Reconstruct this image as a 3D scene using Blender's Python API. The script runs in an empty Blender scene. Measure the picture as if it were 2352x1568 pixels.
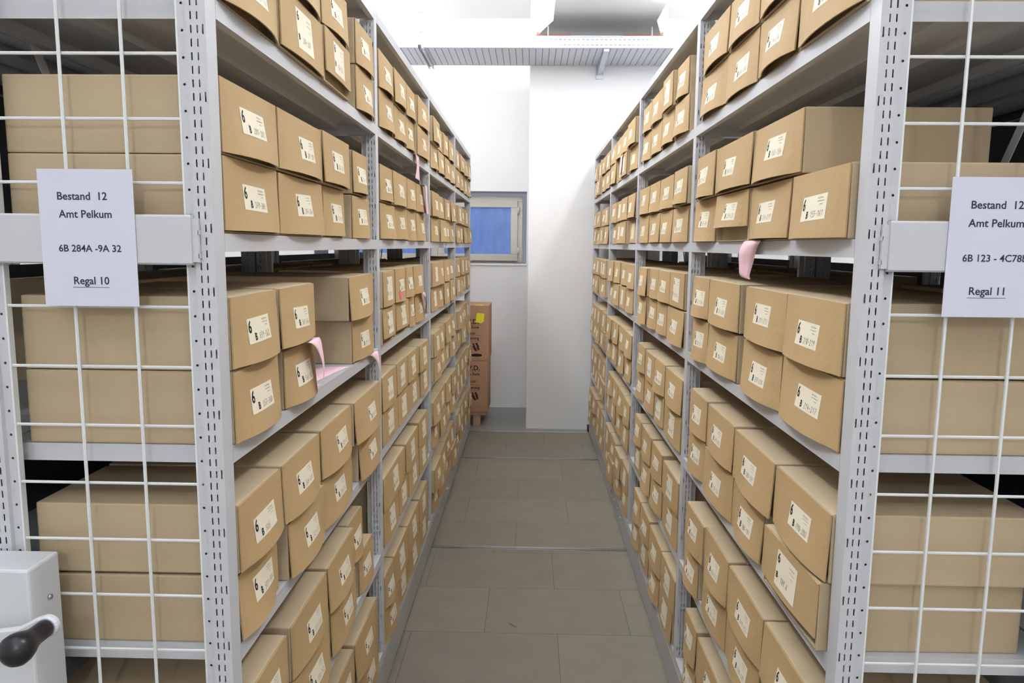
import bpy, bmesh, math, random
from mathutils import Vector, Matrix
random.seed(11)
C = bpy.context.scene.collection
sc = bpy.context.scene

# ---------------------------------------------------------------- camera
cam_d = bpy.data.cameras.new('camera'); cam = bpy.data.objects.new('camera', cam_d); C.objects.link(cam)
cam_d.sensor_width = 36.0; cam_d.lens = 1693.84/2352*36.0; cam_d.clip_start = 0.05
_r = Vector((0.99965522, 0.02462156, 0.009123)); _u = Vector((-0.0122028, 0.12798954, 0.99170044)); _w = Vector((-0.02324957, 0.99146985, -0.12824586))
cam.matrix_world = Matrix(((_r.x, _u.x, -_w.x, 0), (_r.y, _u.y, -_w.y, 0), (_r.z, _u.z, -_w.z, 1.5757), (0, 0, 0, 1)))
sc.camera = cam
# ---------------------------------------------------------------- world, lamps, exposure
wd = bpy.data.worlds.new('world'); sc.world = wd; wd.use_nodes = True
wd.node_tree.nodes['Background'].inputs[0].default_value = (0.75, 0.82, 1, 1)
wd.node_tree.nodes['Background'].inputs[1].default_value = 0.3
sc.view_settings.view_transform = 'Standard'; sc.view_settings.look = 'None'
sc.view_settings.gamma = 1.0; sc.view_settings.exposure = 0.0; sc.view_settings.use_curve_mapping = False
def tube(name, loc, sx, sy, power, up=False, col=(0.88, 0.93, 1.0)):
    d = bpy.data.lights.new(name, 'AREA'); d.shape = 'RECTANGLE'; d.size = sx; d.size_y = sy; d.energy = power; d.color = col
    o = bpy.data.objects.new(name, d); C.objects.link(o); o.location = loc
    if up: o.rotation_euler = (math.pi, 0, 0)
    return o
# fluorescent rows: over the shelving on both sides of the aisle; area lights are added fill
def bulb(loc, power, col=(0.88, 0.93, 1.0)):
    d = bpy.data.lights.new('lamp_and_fill', 'POINT'); d.energy = power; d.shadow_soft_size = 0.07; d.color = col
    o = bpy.data.objects.new('lamp_and_fill', d); C.objects.link(o); o.location = loc
for tx in (-0.95, 1.0):
    for ty, pw in ((1.5, 50), (2.9, 27), (4.1, 19)): bulb((tx, ty, 3.3), pw)
    tube('area_fill', (tx, 4.3, 3.25), 0.10, 2.0, 150, up=True)  # uplight added to whiten the ceiling
bulb((-0.55, 5.0, 3.28), 18); bulb((0.05, 4.9, 3.22), 7); bulb((-1.75, 6.25, 3.2), 27, (1, .96, .93)); bulb((2.1, 6.25, 3.2), 20, (1, .96, .93))  # last two are unseen, added to brighten the far wall recesses
for tx in (-3.0, 3.1):
    tube('area_fill', (tx, 3.3, 3.40), 0.14, 3.4, 28)  # unseen outer tubes added so side walls look bright through the gaps
for tx in (-0.95, 1.0):
    tube('area_fill', (tx, -0.7, 3.0), 1.2, 0.10, 22, up=True)  # uplight added behind the camera to brighten the ceiling
bulb((0.0, -1.5, 2.40), 45)

# ---------------------------------------------------------------- materials
def lin(r, g, b):
    f = lambda c: (c/255)/12.92 if c/255 <= .04045 else (((c/255)+.055)/1.055)**2.4
    return (f(r), f(g), f(b), 1)
def mat(name, rgb, rough=.5, spec=.5, metal=0, noise=0, nscale=30, bump=0, bscale=200, rnd=0, emit=0):
    m = bpy.data.materials.new(name); m.use_nodes = True; nt = m.node_tree; b = nt.nodes['Principled BSDF']
    b.inputs['Roughness'].default_value = rough; b.inputs['Specular IOR Level'].default_value = spec; b.inputs['Metallic'].default_value = metal
    col = lin(*rgb); b.inputs['Base Color'].default_value = col
    tc = nt.nodes.new('ShaderNodeTexCoord')
    last = None
    if noise:
        n = nt.nodes.new('ShaderNodeTexNoise'); n.inputs['Scale'].default_value = nscale; n.inputs['Detail'].default_value = 4
        nt.links.new(tc.outputs['Object'], n.inputs['Vector'])
        mx = nt.nodes.new('ShaderNodeMix'); mx.data_type = 'RGBA'
        mx.inputs[6].default_value = tuple(c*(1-noise) for c in col[:3])+(1,); mx.inputs[7].default_value = tuple(min(1, c*(1+noise)) for c in col[:3])+(1,)
        nt.links.new(n.outputs['Fac'], mx.inputs[0]); last = mx.outputs[2]
    if rnd:
        oi = nt.nodes.new('ShaderNodeObjectInfo'); hs = nt.nodes.new('ShaderNodeHueSaturation')
        mr = nt.nodes.new('ShaderNodeMapRange'); mr.inputs[3].default_value = 1-rnd; mr.inputs[4].default_value = 1+rnd
        nt.links.new(oi.outputs['Random'], mr.inputs[0]); nt.links.new(mr.outputs[0], hs.inputs['Value'])
        if last: nt.links.new(last, hs.inputs['Color'])
        else: hs.inputs['Color'].default_value = col
        last = hs.outputs[0]
    if last: nt.links.new(last, b.inputs['Base Color'])
    if bump:
        n2 = nt.nodes.new('ShaderNodeTexNoise'); n2.inputs['Scale'].default_value = bscale; n2.inputs['Detail'].default_value = 3
        nt.links.new(tc.outputs['Object'], n2.inputs['Vector'])
        bp = nt.nodes.new('ShaderNodeBump'); bp.inputs['Strength'].default_value = bump; bp.inputs['Distance'].default_value = .002
        nt.links.new(n2.outputs['Fac'], bp.inputs['Height']); nt.links.new(bp.outputs[0], b.inputs['Normal'])
    if emit:
        b.inputs['Emission Color'].default_value = col; b.inputs['Emission Strength'].default_value = emit
    return m
M = {}
M['steel'] = mat('painted_steel', (200, 200, 203), .36, .5, noise=.02, nscale=6)
M['wire'] = mat('white_wire', (226, 227, 226), .4)
M['hood'] = mat('crank_box_paint', (214, 216, 219), .4, noise=.02, nscale=5)
M['card'] = mat('cardboard', (188, 168, 137), .75, .25, noise=.05, nscale=9, bump=.15, bscale=300, rnd=.05)
M['flap'] = mat('cardboard_front', (182, 153, 110), .7, .25, noise=.06, nscale=7, bump=.12, bscale=350)
M['label'] = mat('sticker_paper', (236, 226, 202), .6, .3)
M['ink'] = mat('print_ink', (28, 26, 34), .6, .2)
M['signink'] = mat('sign_ink', (58, 58, 78), .7, .2)
M['pencil'] = mat('pencil_grey', (122, 116, 112), .7, .2)
M['pink'] = mat('pink_paper', (244, 205, 214), .7, .2, noise=.03, nscale=40)
M['pinkdot'] = mat('pink_sticker', (238, 104, 140), .6, .2)
M['paper'] = mat('white_paper', (214, 213, 226), .6, .2)
M['wall'] = mat('plaster', (236, 234, 232), .85, .2, noise=.015, nscale=3, bump=.25, bscale=60)
M['ceil'] = mat('ceiling_paint', (246, 246, 245), .85, .2)
M['floorg'] = mat('grey_floor_paint', (140, 140, 136), .5, .4, noise=.06, nscale=5)
M['rail'] = mat('steel_rail', (190, 190, 190), .3, .5, metal=.85, noise=.15, nscale=15)
M['plinth'] = mat('plinth_paint', (176, 177, 177), .45, .5, noise=.04, nscale=6)
M['duct'] = mat('duct_board', (232, 229, 224), .8, .2, noise=.03, nscale=8)
M['rust'] = mat('red_sealant', (198, 140, 118), .8, .2, noise=.15, nscale=20)
M['galv'] = mat('galvanised_steel', (184, 186, 192), .42, .5, metal=.5, noise=.06, nscale=12)
M['frame'] = mat('window_frame_paint', (204, 198, 184), .5, .4)
M['black'] = mat('black_plastic', (30, 28, 34), .32, .5)
M['dark'] = mat('rubber_and_hole_shade', (24, 24, 28), .6, .3)  # rubber stop, also stands in for shade in hand hole and tray holes
M['screw'] = mat('screw_zinc', (190, 190, 192), .25, .5, metal=.9)
M['mbox'] = mat('moving_box_board', (176, 136, 106), .75, .25, noise=.06, nscale=6)
M['wood'] = mat('pallet_wood', (176, 140, 110), .75, .25, noise=.12, nscale=18)
M['yellow'] = mat('yellow_note', (240, 226, 60), .65, .2)
M['bink'] = mat('brown_black_print', (66, 48, 42), .7, .2)
M['blocker'] = mat('dark_blocker_sheet', (74, 74, 77), .5)  # tone of the added sheets, dark to stand in for shade in gaps
def glass_mat():
    m = bpy.data.materials.new('frosted_blue_pane'); m.use_nodes = True; nt = m.node_tree; b = nt.nodes['Principled BSDF']
    tc = nt.nodes.new('ShaderNodeTexCoord'); mp = nt.nodes.new('ShaderNodeMapping'); mp.inputs['Scale'].default_value = (10, 1, 3)
    n = nt.nodes.new('ShaderNodeTexNoise'); n.inputs['Scale'].default_value = 2.2; n.inputs['Detail'].default_value = 5
    cr = nt.nodes.new('ShaderNodeValToRGB'); cr.color_ramp.elements[0].position = .3; cr.color_ramp.elements[0].color = lin(84, 114, 182)
    cr.color_ramp.elements[1].position = .72; cr.color_ramp.elements[1].color = lin(112, 146, 218)
    nt.links.new(tc.outputs['Object'], mp.inputs[0]); nt.links.new(mp.outputs[0], n.inputs['Vector']); nt.links.new(n.outputs['Fac'], cr.inputs[0])
    nt.links.new(cr.outputs[0], b.inputs['Emission Color']); b.inputs['Emission Strength'].default_value = .52
    b.inputs['Base Color'].default_value = lin(70, 90, 130); b.inputs['Roughness'].default_value = .35
    return m
M['pane'] = glass_mat()
def floor_mat():
    m = bpy.data.materials.new('chipboard_floor'); m.use_nodes = True; nt = m.node_tree; b = nt.nodes['Principled BSDF']
    tc = nt.nodes.new('ShaderNodeTexCoord')
    br = nt.nodes.new('ShaderNodeTexBrick'); br.offset = .5; br.inputs['Scale'].default_value = 1
    br.inputs['Brick Width'].default_value = .60; br.inputs['Row Height'].default_value = .402; br.inputs['Mortar Size'].default_value = .0016; br.inputs['Mortar Smooth'].default_value = .3
    br.inputs['Color1'].default_value = lin(127, 119, 106); br.inputs['Color2'].default_value = lin(133, 125, 111); br.inputs['Mortar'].default_value = lin(96, 89, 80)
    nt.links.new(tc.outputs['Object'], br.inputs['Vector'])
    n = nt.nodes.new('ShaderNodeTexNoise'); n.inputs['Scale'].default_value = 7; n.inputs['Detail'].default_value = 6; n.inputs['Roughness'].default_value = .65
    nt.links.new(tc.outputs['Object'], n.inputs['Vector'])
    mr = nt.nodes.new('ShaderNodeMapRange'); mr.inputs[3].default_value = .82; mr.inputs[4].default_value = 1.16
    nt.links.new(n.outputs['Fac'], mr.inputs[0])
    hs = nt.nodes.new('ShaderNodeHueSaturation'); nt.links.new(br.outputs['Color'], hs.inputs['Color']); nt.links.new(mr.outputs[0], hs.inputs['Value'])
    nt.links.new(hs.outputs[0], b.inputs['Base Color'])
    b.inputs['Roughness'].default_value = .62; b.inputs['Specular IOR Level'].default_value = .3
    return m
M['floor'] = floor_mat()

# ---------------------------------------------------------------- mesh helpers
def link(name, me, m, parent=None, loc=(0, 0, 0), kind=None):
    o = bpy.data.objects.new(name, me); C.objects.link(o)
    if m is not None and not me.materials: me.materials.append(m)
    o.location = loc
    if parent: o.parent = parent
    if kind: o['kind'] = kind
    return o
def pyd(name, vs, fs, smooth=False):
    me = bpy.data.meshes.new(name); me.from_pydata(vs, [], fs); me.update()
    if smooth:
        for p in me.polygons: p.use_smooth = True
    return me
class MB:
    """collects shapes that become ONE mesh object"""
    def __init__(s): s.v = []; s.f = []
    def box(s, x0, x1, y0, y1, z0, z1):
        n = len(s.v); x0, x1 = sorted((x0, x1)); y0, y1 = sorted((y0, y1)); z0, z1 = sorted((z0, z1))
        s.v += [(x0, y0, z0), (x1, y0, z0), (x1, y1, z0), (x0, y1, z0), (x0, y0, z1), (x1, y0, z1), (x1, y1, z1), (x0, y1, z1)]
        s.f += [tuple(n+i for i in q) for q in ((0, 3, 2, 1), (4, 5, 6, 7), (0, 1, 5, 4), (1, 2, 6, 5), (2, 3, 7, 6), (3, 0, 4, 7))]
        return s
    def poly(s, pts):
        n = len(s.v); s.v += [tuple(p) for p in pts]; s.f.append(tuple(range(n, n+len(pts)))); return s
    def prism(s, a, b):
        """two matching rings of points"""
        n = len(s.v); k = len(a); s.v += [tuple(p) for p in a]+[tuple(p) for p in b]
        s.f.append(tuple(range(n+k-1, n-1, -1))); s.f.append(tuple(range(n+k, n+2*k)))
        for i in range(k): j = (i+1) % k; s.f.append((n+i, n+j, n+k+j, n+k+i))
        return s
    def tube(s, pts, r, k=8):
        pts = [Vector(p) for p in pts]; n = len(s.v); m = len(pts)
        for i, p in enumerate(pts):
            t = (pts[min(i+1, m-1)]-pts[max(i-1, 0)]).normalized()
            a = t.orthogonal().normalized() if i == 0 else (a-t*a.dot(t)).normalized()
            b = t.cross(a); rr = r[i] if isinstance(r, (list, tuple)) else r
            for j in range(k):
                th = 2*math.pi*j/k; s.v.append(tuple(p+a*rr*math.cos(th)+b*rr*math.sin(th)))
        for i in range(m-1):
            for j in range(k): s.f.append((n+i*k+j, n+i*k+(j+1) % k, n+(i+1)*k+(j+1) % k, n+(i+1)*k+j))
        s.f.append(tuple(n+j for j in range(k-1, -1, -1))); s.f.append(tuple(n+(m-1)*k+j for j in range(k)))
        return s
    def build(s, name, m, parent=None, loc=(0, 0, 0), kind=None, bevel=0, smooth=False, seg=2):
        me = pyd(name, s.v, s.f, smooth); o = link(name, me, m, parent, loc, kind)
        if bevel:
            b = o.modifiers.new('bevel', 'BEVEL'); b.width = bevel; b.segments = seg; b.limit_method = 'ANGLE'
        return o
def thing(name, label, cat, loc=(0, 0, 0), group=None):
    o = bpy.data.objects.new(name, None); C.objects.link(o); o.location = loc; o.empty_display_size = .05
    return tag(o, label, cat, group)
def tag(o, label, cat, group=None, kind=None):
    o['label'] = label; o['category'] = cat
    if group: o['group'] = group
    if kind: o['kind'] = kind
    return o
_tc = {}
def text2d(s, size=1.0, bold=0.0, align='LEFT'):
    """outline lettering as flat vertices and faces (x right, y up)"""
    key = (s, size, bold, align)
    if key not in _tc:
        cu = bpy.data.curves.new('lettering', 'FONT'); cu.body = s; cu.size = size; cu.offset = bold; cu.align_x = align; cu.resolution_u = 3
        o = bpy.data.objects.new('lettering', cu); C.objects.link(o)
        bpy.context.view_layer.update(); dg = bpy.context.evaluated_depsgraph_get()
        me = o.evaluated_get(dg).to_mesh()
        _tc[key] = ([(v.co.x, v.co.y) for v in me.vertices], [tuple(p.vertices) for p in me.polygons])
        o.evaluated_get(dg).to_mesh_clear(); bpy.data.objects.remove(o); bpy.data.curves.remove(cu)
    return _tc[key]
STROKE = {'0': [(.5, 1, .15, .75, .15, .25, .5, 0, .85, .25, .85, .75, .5, 1)], '1': [(.2, .7, .6, 1, .6, 0)], '2': [(.15, .8, .5, 1, .8, .75, .15, 0, .9, .05)],
          '3': [(.15, .95, .7, .9, .4, .55, .8, .3, .5, 0, .1, .1)], '4': [(.55, 1, .1, .4, .9, .4), (.65, .65, .6, 0)], '5': [(.85, 1, .25, .95, .2, .55, .7, .55, .7, .1, .1, 0)],
          '6': [(.75, 1, .2, .5, .25, .05, .7, .05, .75, .4, .25, .45)], '7': [(.1, .95, .85, 1, .35, 0), (.25, .5, .75, .5)], '8': [(.5, .55, .15, .8, .5, 1, .8, .8, .15, .25, .5, 0, .85, .2, .5, .55)],
          '9': [(.8, .75, .4, .5, .2, .8, .6, 1, .8, .8, .65, 0)], '-': [(.15, .45, .85, .5)], 'A': [(.1, 0, .5, 1, .9, 0), (.25, .4, .75, .4)]}
def strokes(s, x, y, h, adv, lw):
    """handwriting: thin ribbons, one quad per pen stroke"""
    V = []; F = []
    for c in s:
        for pl in STROKE.get(c, []):
            pts = [(x+pl[i]*adv*.8+pl[i+1]*h*.12, y+pl[i+1]*h) for i in range(0, len(pl), 2)]
            for (ax, ay), (bx, by) in zip(pts, pts[1:]):
                dx, dy = bx-ax, by-ay; L = math.hypot(dx, dy) or 1; nx, ny = -dy/L*lw/2, dx/L*lw/2
                n = len(V); V += [(ax+nx, ay+ny), (ax-nx, ay-ny), (bx-nx, by-ny), (bx+nx, by+ny)]; F.append((n, n+1, n+2, n+3))
        x += adv
    return V, F
# ---------------------------------------------------------------- the room
AL, AR = 0.4978, 0.5204            # aisle half widths
YL, YR, BAY = 1.1999, 1.2065, 1.2425
ZT = 2.317
SHELF = {1: 2.306, 2: 1.955, 3: 1.592, 4: 1.237, 5: .880, 6: .523, 7: .166}
CEIL = 3.66
def slab(name, x0, x1, y0, y1, z0, z1, m):
    return MB().box(x0, x1, y0, y1, z0, z1).build(name, m, kind='structure')
# raised chipboard floor in three strips between the two steel rails
for k, (y0, y1, org) in enumerate(((-2.6, 3.690, 2.85-.402*14), (3.730, 5.345, 4.07-.402*2), (5.385, 6.17, 5.385))):
    bx = MB().box(-3.6, 3.8, y0-org, y1-org, -.06, 0).build('floor' if k == 0 else 'floor_panel_strip', M['floor'], kind='structure', loc=(0.13 if k != 1 else -.06, org, 0))
slab('floor_slab', -3.6, 3.8, 6.17, 7.3, -.08, -.004, M['floorg'])
slab('floor_subfloor', -3.6, 3.8, -2.6, 6.17, -.16, -.062, M['floorg'])
tr = MB().box(-3.6, 3.8, 6.150, 6.178, -.05, .002).build('trim_1', M['rail'], kind='structure')
for k, yc in enumerate((3.71, 5.365)):
    b = MB()
    b.box(-3.6, 3.8, yc-.019, yc-.012, -.05, .001); b.box(-3.6, 3.8, yc+.012, yc+.019, -.05, .001); b.box(-3.6, 3.8, yc-.006, yc+.006, -.05, .002); b.box(-3.6, 3.8, yc-.012, yc+.012, -.05, -.02)
    o = b.build('floor_rail', M['rail'])
    tag(o, ('steel floor rail crossing the aisle nearer the camera' if k == 0 else 'bright steel floor rail crossing the aisle near the far pillar'), 'rail', 'rails set into the chipboard floor')
YW = 7.14
WX0, WX1, WZ0, WZ1 = -1.80, -.038, 1.41, 2.092
b = MB(); b.box(-3.6, WX0, YW, YW+.3, -.1, CEIL); b.box(WX1, 3.8, YW, YW+.3, -.1, CEIL); b.box(WX0, WX1, YW, YW+.3, -.1, WZ0); b.box(WX0, WX1, YW, YW+.3, WZ1, CEIL)
b.build('wall_far', M['wall'], kind='structure')
slab('wall_left', -3.75, -3.6, -2.6, 7.44, -.1, CEIL, M['wall']); slab('wall_right', 3.8, 3.95, -2.6, 7.44, -.1, CEIL, M['wall'])
slab('wall_rear', -3.75, 3.95, -2.75, -2.6, -.1, CEIL, M['wall'])
slab('ceiling', -3.75, 3.95, -2.75, 7.44, CEIL, CEIL+.15, M['ceil'])
MB().box(-.020, 1.095, 6.30, YW+.01, -.06, CEIL).build('pillar', M['wall'], kind='structure', bevel=.006)
# window in the recess beside the pillar
w = bpy.data.objects.new('window_1', None); C.objects.link(w); w.location = ((WX0+WX1)/2, YW+.12, WZ0); w['kind'] = 'structure'
def fr(name, x0, x1, z0, z1, t, y0, y1, m):
    b = MB(); b.box(x0, x1, y0, y1, z0, z0+t); b.box(x0, x1, y0, y1, z1-t, z1); b.box(x0, x0+t, y0, y1, z0+t, z1-t); b.box(x1-t, x1, y0, y1, z0+t, z1-t)
    o = b.build(name, m, bevel=.004); o.parent = w; o.matrix_parent_inverse = Matrix.Translation(w.location).inverted(); return o
fo = fr('window_frame', WX0+.04, -.080, 1.411, 2.050, .045, YW+.12, YW+.19, M['frame'])
mu = MB().box(-.975, -.905, YW+.115, YW+.19, 1.456, 2.006).build('window_mullion', M['frame'], bevel=.004); mu.parent = w; mu.matrix_parent_inverse = Matrix.Translation(w.location).inverted()
for (x0, x1) in ((-.903, -.126), (-1.754, -.977)):
    s_ = fr('window_sash', x0, x1, 1.43, 2.012, .066, YW+.10, YW+.17, M['frame'])
    g = MB().box(x0+.06, x1-.06, YW+.135, YW+.141, 1.49, 1.952).build('window_pane', M['pane']); g.parent = w; g.matrix_parent_inverse = Matrix.Translation(w.location).inverted()
b = MB()
for z in (1.53, 1.92): b.tube([(-.118, YW+.10, z-.03), (-.118, YW+.10, z+.03)], .009, 10)
h = b.build('window_hinge', M['frame'], smooth=True); h.parent = w; h.matrix_parent_inverse = Matrix.Translation(w.location).inverted()
MB().box(WX0, WX1, YW-.012, YW+.13, WZ0-.022, WZ0).build('window_sill_1', M['wall'], kind='structure', bevel=.004)

# ---------------------------------------------------------------- ceiling services
t = thing('air_duct', 'broad grey boxed air duct under the ceiling flaring onto the pillar', 'duct', (.55, 4.5, 3.29))
inv = Matrix.Translation(t.location).inverted()
def into(o, par=t):
    o.parent = par; o.matrix_parent_inverse = Matrix.Translation(par.matrix_world.translation if False else par.location).inverted(); return o
b = MB(); b.prism([(.155, 2.6, 3.29), (.945, 2.6, 3.29), (.945, 2.6, 3.60), (.155, 2.6, 3.60)], [(.155, 5.92, 3.29), (.945, 5.92, 3.29), (.945, 5.92, 3.60), (.155, 5.92, 3.60)])
into(b.build('duct_box', M['duct']))
b = MB(); b.prism([(.155, 5.92, 3.29), (.945, 5.92, 3.29), (.945, 5.92, 3.60), (.155, 5.92, 3.60)], [(.04, 6.29, 3.285), (1.04, 6.29, 3.285), (1.04, 6.29, 3.62), (.04, 6.29, 3.62)])
into(b.build('duct_flare', M['duct']))
for x0_, x1_ in ((.03, .30), (.74, 1.055)): into(MB().box(x0_, x1_, 6.265, 6.297, 3.277, 3.30).build('sealing_strip', M['rust']))
# cable tray
t2 = thing('cable_tray', 'long perforated steel cable tray hung across the aisle before the pillar', 'cable tray', (0, 6.0, 3.04))
TX0, TX1, TY0, TY1, TZ = -1.75, 2.15, 5.72, 6.275, 3.04
def holed(plane, u0, u1, v0, v1, rows, hw, hv, pitch, phase, fn):
    """a flat sheet with rows of real slots: rows lie at given v, repeat along u"""
    V = []; F = []
    def q(a, b_, c, d):
        n = len(V); V.extend([fn(a, c), fn(b_, c), fn(b_, d), fn(a, d)]); F.append((n, n+1, n+2, n+3))
    v = v0
    for r_ in sorted(rows):
        q(u0, u1, v, r_-hv); u = u0; k = math.ceil((u0+hw-phase)/pitch)
        while phase+k*pitch+hw < u1:
            c = phase+k*pitch; q(u, c-hw, r_-hv, r_+hv); u = c+hw; k += 1
        q(u, u1, r_-hv, r_+hv); v = r_+hv
    q(u0, u1, v, v1)
    return V, F
V, F = holed(0, TX0, TX1, TZ, TZ+.08, (TZ+.02, TZ+.058), .009, .004, .034, 0, lambda u, v: (u, TY0, v))
V2, F2 = holed(0, TX0, TX1, TZ, TZ+.08, (TZ+.045,), .009, .004, .034, .01, lambda u, v: (u, TY1, v))
mb = MB(); mb.v = V+V2; mb.f = F+[tuple(i+len(V) for i in f) for f in F2]
mb.box(TX0, TX1, TY0-.004, TY0+.012, TZ+.078, TZ+.084); mb.box(TX0, TX1, TY1-.012, TY1+.003, TZ+.078, TZ+.084)
into(mb.build('side_rail', M['galv']), t2)
V, F = holed(0, TY0, TY1, TX0, TX1, [TX0+.05+.0507*i for i in range(76)], .012, .0028, .034, 5.76, lambda u, v: (v, u, TZ))
mb = MB(); mb.v = V; mb.f = F; into(mb.build('tray_floor', M['galv']), t2)
b = MB(); b.box(-.850, -.842, 5.62, 6.29, TZ-.028, TZ-.001); b.box(-.818, -.810, 5.62, 6.29, TZ-.028, TZ-.001); b.box(-.842, -.818, 5.62, 6.29, TZ-.006, TZ-.001)
into(mb2 := MB().box(TX0, TX1, TY0+.004, TY1-.004, TZ+.004, TZ+.006).build('hole_shade_sheet', M['dark']), t2)  # dark sheet added above the tray floor so its holes look dark
t3 = thing('tray_hanger', 'steel channel on a ceiling rod carrying the left end of the tray', 'hanger', (-.83, 5.9, TZ-.03))
into(b.build('hanger_channel', M['galv']), t3)
b = MB(); b.tube([(-.83, 5.69, TZ-.03), (-.83, 5.69, CEIL)], .005, 8); b.box(-.842, -.818, 5.68, 5.70, 3.28, 3.40); b.box(-.842, -.818, 5.68, 5.70, TZ+.10, TZ+.115)
into(b.build('hanger_rod', M['galv']), t3)
for xx in (.12, .93, -.905):
    b = MB(); b.tube([(xx, 6.05, TZ), (xx, 6.05, 3.40 if xx < 0 else 3.283)], .006 if xx > 0 else .004, 8); into(b.build('hanger_rod', M['galv']), t2)
b = MB(); b.prism([(.530, 5.74, TZ-.020), (.570, 5.74, TZ-.020), (.570, 5.74, TZ-.001), (.530, 5.74, TZ-.001)], [(.530, 6.285, TZ-.070), (.570, 6.285, TZ-.070), (.570, 6.285, TZ-.001), (.530, 6.285, TZ-.001)])
b.box(.520, .580, 6.284, 6.299, TZ-.10, TZ+.06)
into(b.build('wall_bracket', M['galv']), t2)

# ---------------------------------------------------------------- mobile shelving
PD, PW, RC = .038, .047, .0075               # upright depth along the aisle, width of its slotted face
SD = .397                         # one shelving half, front to back
Z0, ZSLOT = .135, 1.899
def post_mesh(d):
    """slotted upright; d = +1/-1 is the way its slotted face runs from the front corner"""
    V = []; F = []
    def q(*pts):
        n = len(V); V.extend(pts); F.append(tuple(range(n, n+len(pts))))
    H0, H1 = Z0, ZT
    def strip(x0, x1, z0=H0, z1=H1, y=0): q((d*x0, y, z0), (d*x1, y, z0), (d*x1, y, z1), (d*x0, y, z1))
    def slots(xc, hw, hh, pitch):
        z = H0; k = math.ceil((ZSLOT-H1+hh)/pitch); zs = sorted(ZSLOT-kk*pitch for kk in range(k, k+int((H1-H0)/pitch)+2))
        for c in zs:
            if c-hh <= H0+.004 or c+hh >= H1-.004: continue
            strip(xc-hw, xc+hw, z, c-hh); z = c+hh
        strip(xc-hw, xc+hw, z, H1)
    cols = [(.0045, .0012, .0073, .1), (.0130, .0011, .0058, .02), (.0230, .0011, .0058, .02)]
    x = 0
    for xc, hw, hh, pitch in cols:
        strip(x, xc-hw); slots(xc, hw, hh, pitch); x = xc+hw
    strip(x, .0315)
    q((d*.0315, 0, H0), (d*.0325, RC, H0), (d*.0325, RC, H1), (d*.0315, 0, H1))
    # dotted margin with round holes
    y = RC; xc, R, cell = .0400, .0021, .0030
    strip(.0325, xc-cell, y=y); strip(xc+cell, PW, y=y); z = H0; k = math.ceil((ZSLOT-H1+cell)/.04)
    for c in sorted(ZSLOT-kk*.04 for kk in range(k, k+60)):
        if c-cell <= H0+.004 or c+cell >= H1-.004: continue
        strip(xc-cell, xc+cell, z, c-cell, y); z = c+cell
        ring = [(math.cos(a), math.sin(a)) for a in [2*math.pi*(j+.5)/12 for j in range(12)]]
        sq = []
        for cx, cz in ring:
            m_ = max(abs(cx), abs(cz)); sq.append((cx/m_, cz/m_))
        for j in range(12):
            a, b_ = ring[j], ring[(j+1) % 12]; A, B_ = sq[j], sq[(j+1) % 12]
            q((d*(xc+a[0]*R), y, c+a[1]*R), (d*(xc+A[0]*cell), y, c+A[1]*cell), (d*(xc+B_[0]*cell), y, c+B_[1]*cell), (d*(xc+b_[0]*R), y, c+b_[1]*R))
        for j in range(4):      # corner fillers of the square cell
            sx, sz = ((1, 1), (-1, 1), (-1, -1), (1, -1))[j]
            pts = [p for p in sq if p[0]*sx > 0 and p[1]*sz > 0]
            p1 = [p for p in pts if abs(abs(p[0])-1) < 1e-6]; p2 = [p for p in pts if abs(abs(p[1])-1) < 1e-6]
            if p1 and p2:
                e1 = max(p1, key=lambda p: abs(p[1])); e2 = max(p2, key=lambda p: abs(p[0]))
                q((d*(xc+e1[0]*cell), y, c+e1[1]*cell), (d*(xc+sx*cell), y, c+sz*cell), (d*(xc+e2[0]*cell), y, c+e2[1]*cell))
    strip(xc-cell, xc+cell, z, H1, y)
    def wall(p, r_): q((d*p[0], p[1], H0), (d*r_[0], r_[1], H0), (d*r_[0], r_[1], H1), (d*p[0], p[1], H1))
    ring = [(PW, RC), (PW, RC+.015), (.0325, RC+.015), (.0325, PD), (0, PD), (0, 0)]
    for a, b_ in zip(ring, ring[1:]): wall(a, b_)
    q(*[(d*a, y_, H1) for a, y_ in [(0, 0), (.0315, 0), (.0325, RC)]+ring[:5]])
    return pyd('upright', V, F)
POST = {1: post_mesh(1), -1: post_mesh(-1)}
for m_ in POST.values(): m_.materials.append(M['steel'])
def shelf_mesh(L, D):
    b = MB(); z = 0; t_ = .03
    b.box(0, D, 0, L, z-.0022, z)
    b.box(0, .002, 0, L, z-t_, z-.0022); b.box(D-.002, D, 0, L, z-t_, z-.0022); b.box(.002, D-.002, 0, .002, z-t_, z-.0022); b.box(.002, D-.002, L-.002, L, z-t_, z-.0022)
    b.box(.002, .016, .002, L-.002, z-t_, z-t_+.002); b.box(D-.016, D-.002, .002, L-.002, z-t_, z-t_+.002)
    for xx in (D*.36, D*.66): b.box(xx-.02, xx+.02, .002, L-.002, z-.018, z-.0022)
    me = pyd('shelf', b.v, b.f); me.materials.append(M['steel']); return me
SH = shelf_mesh(BAY-PD-.002, SD)
RACKS = {}
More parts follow.
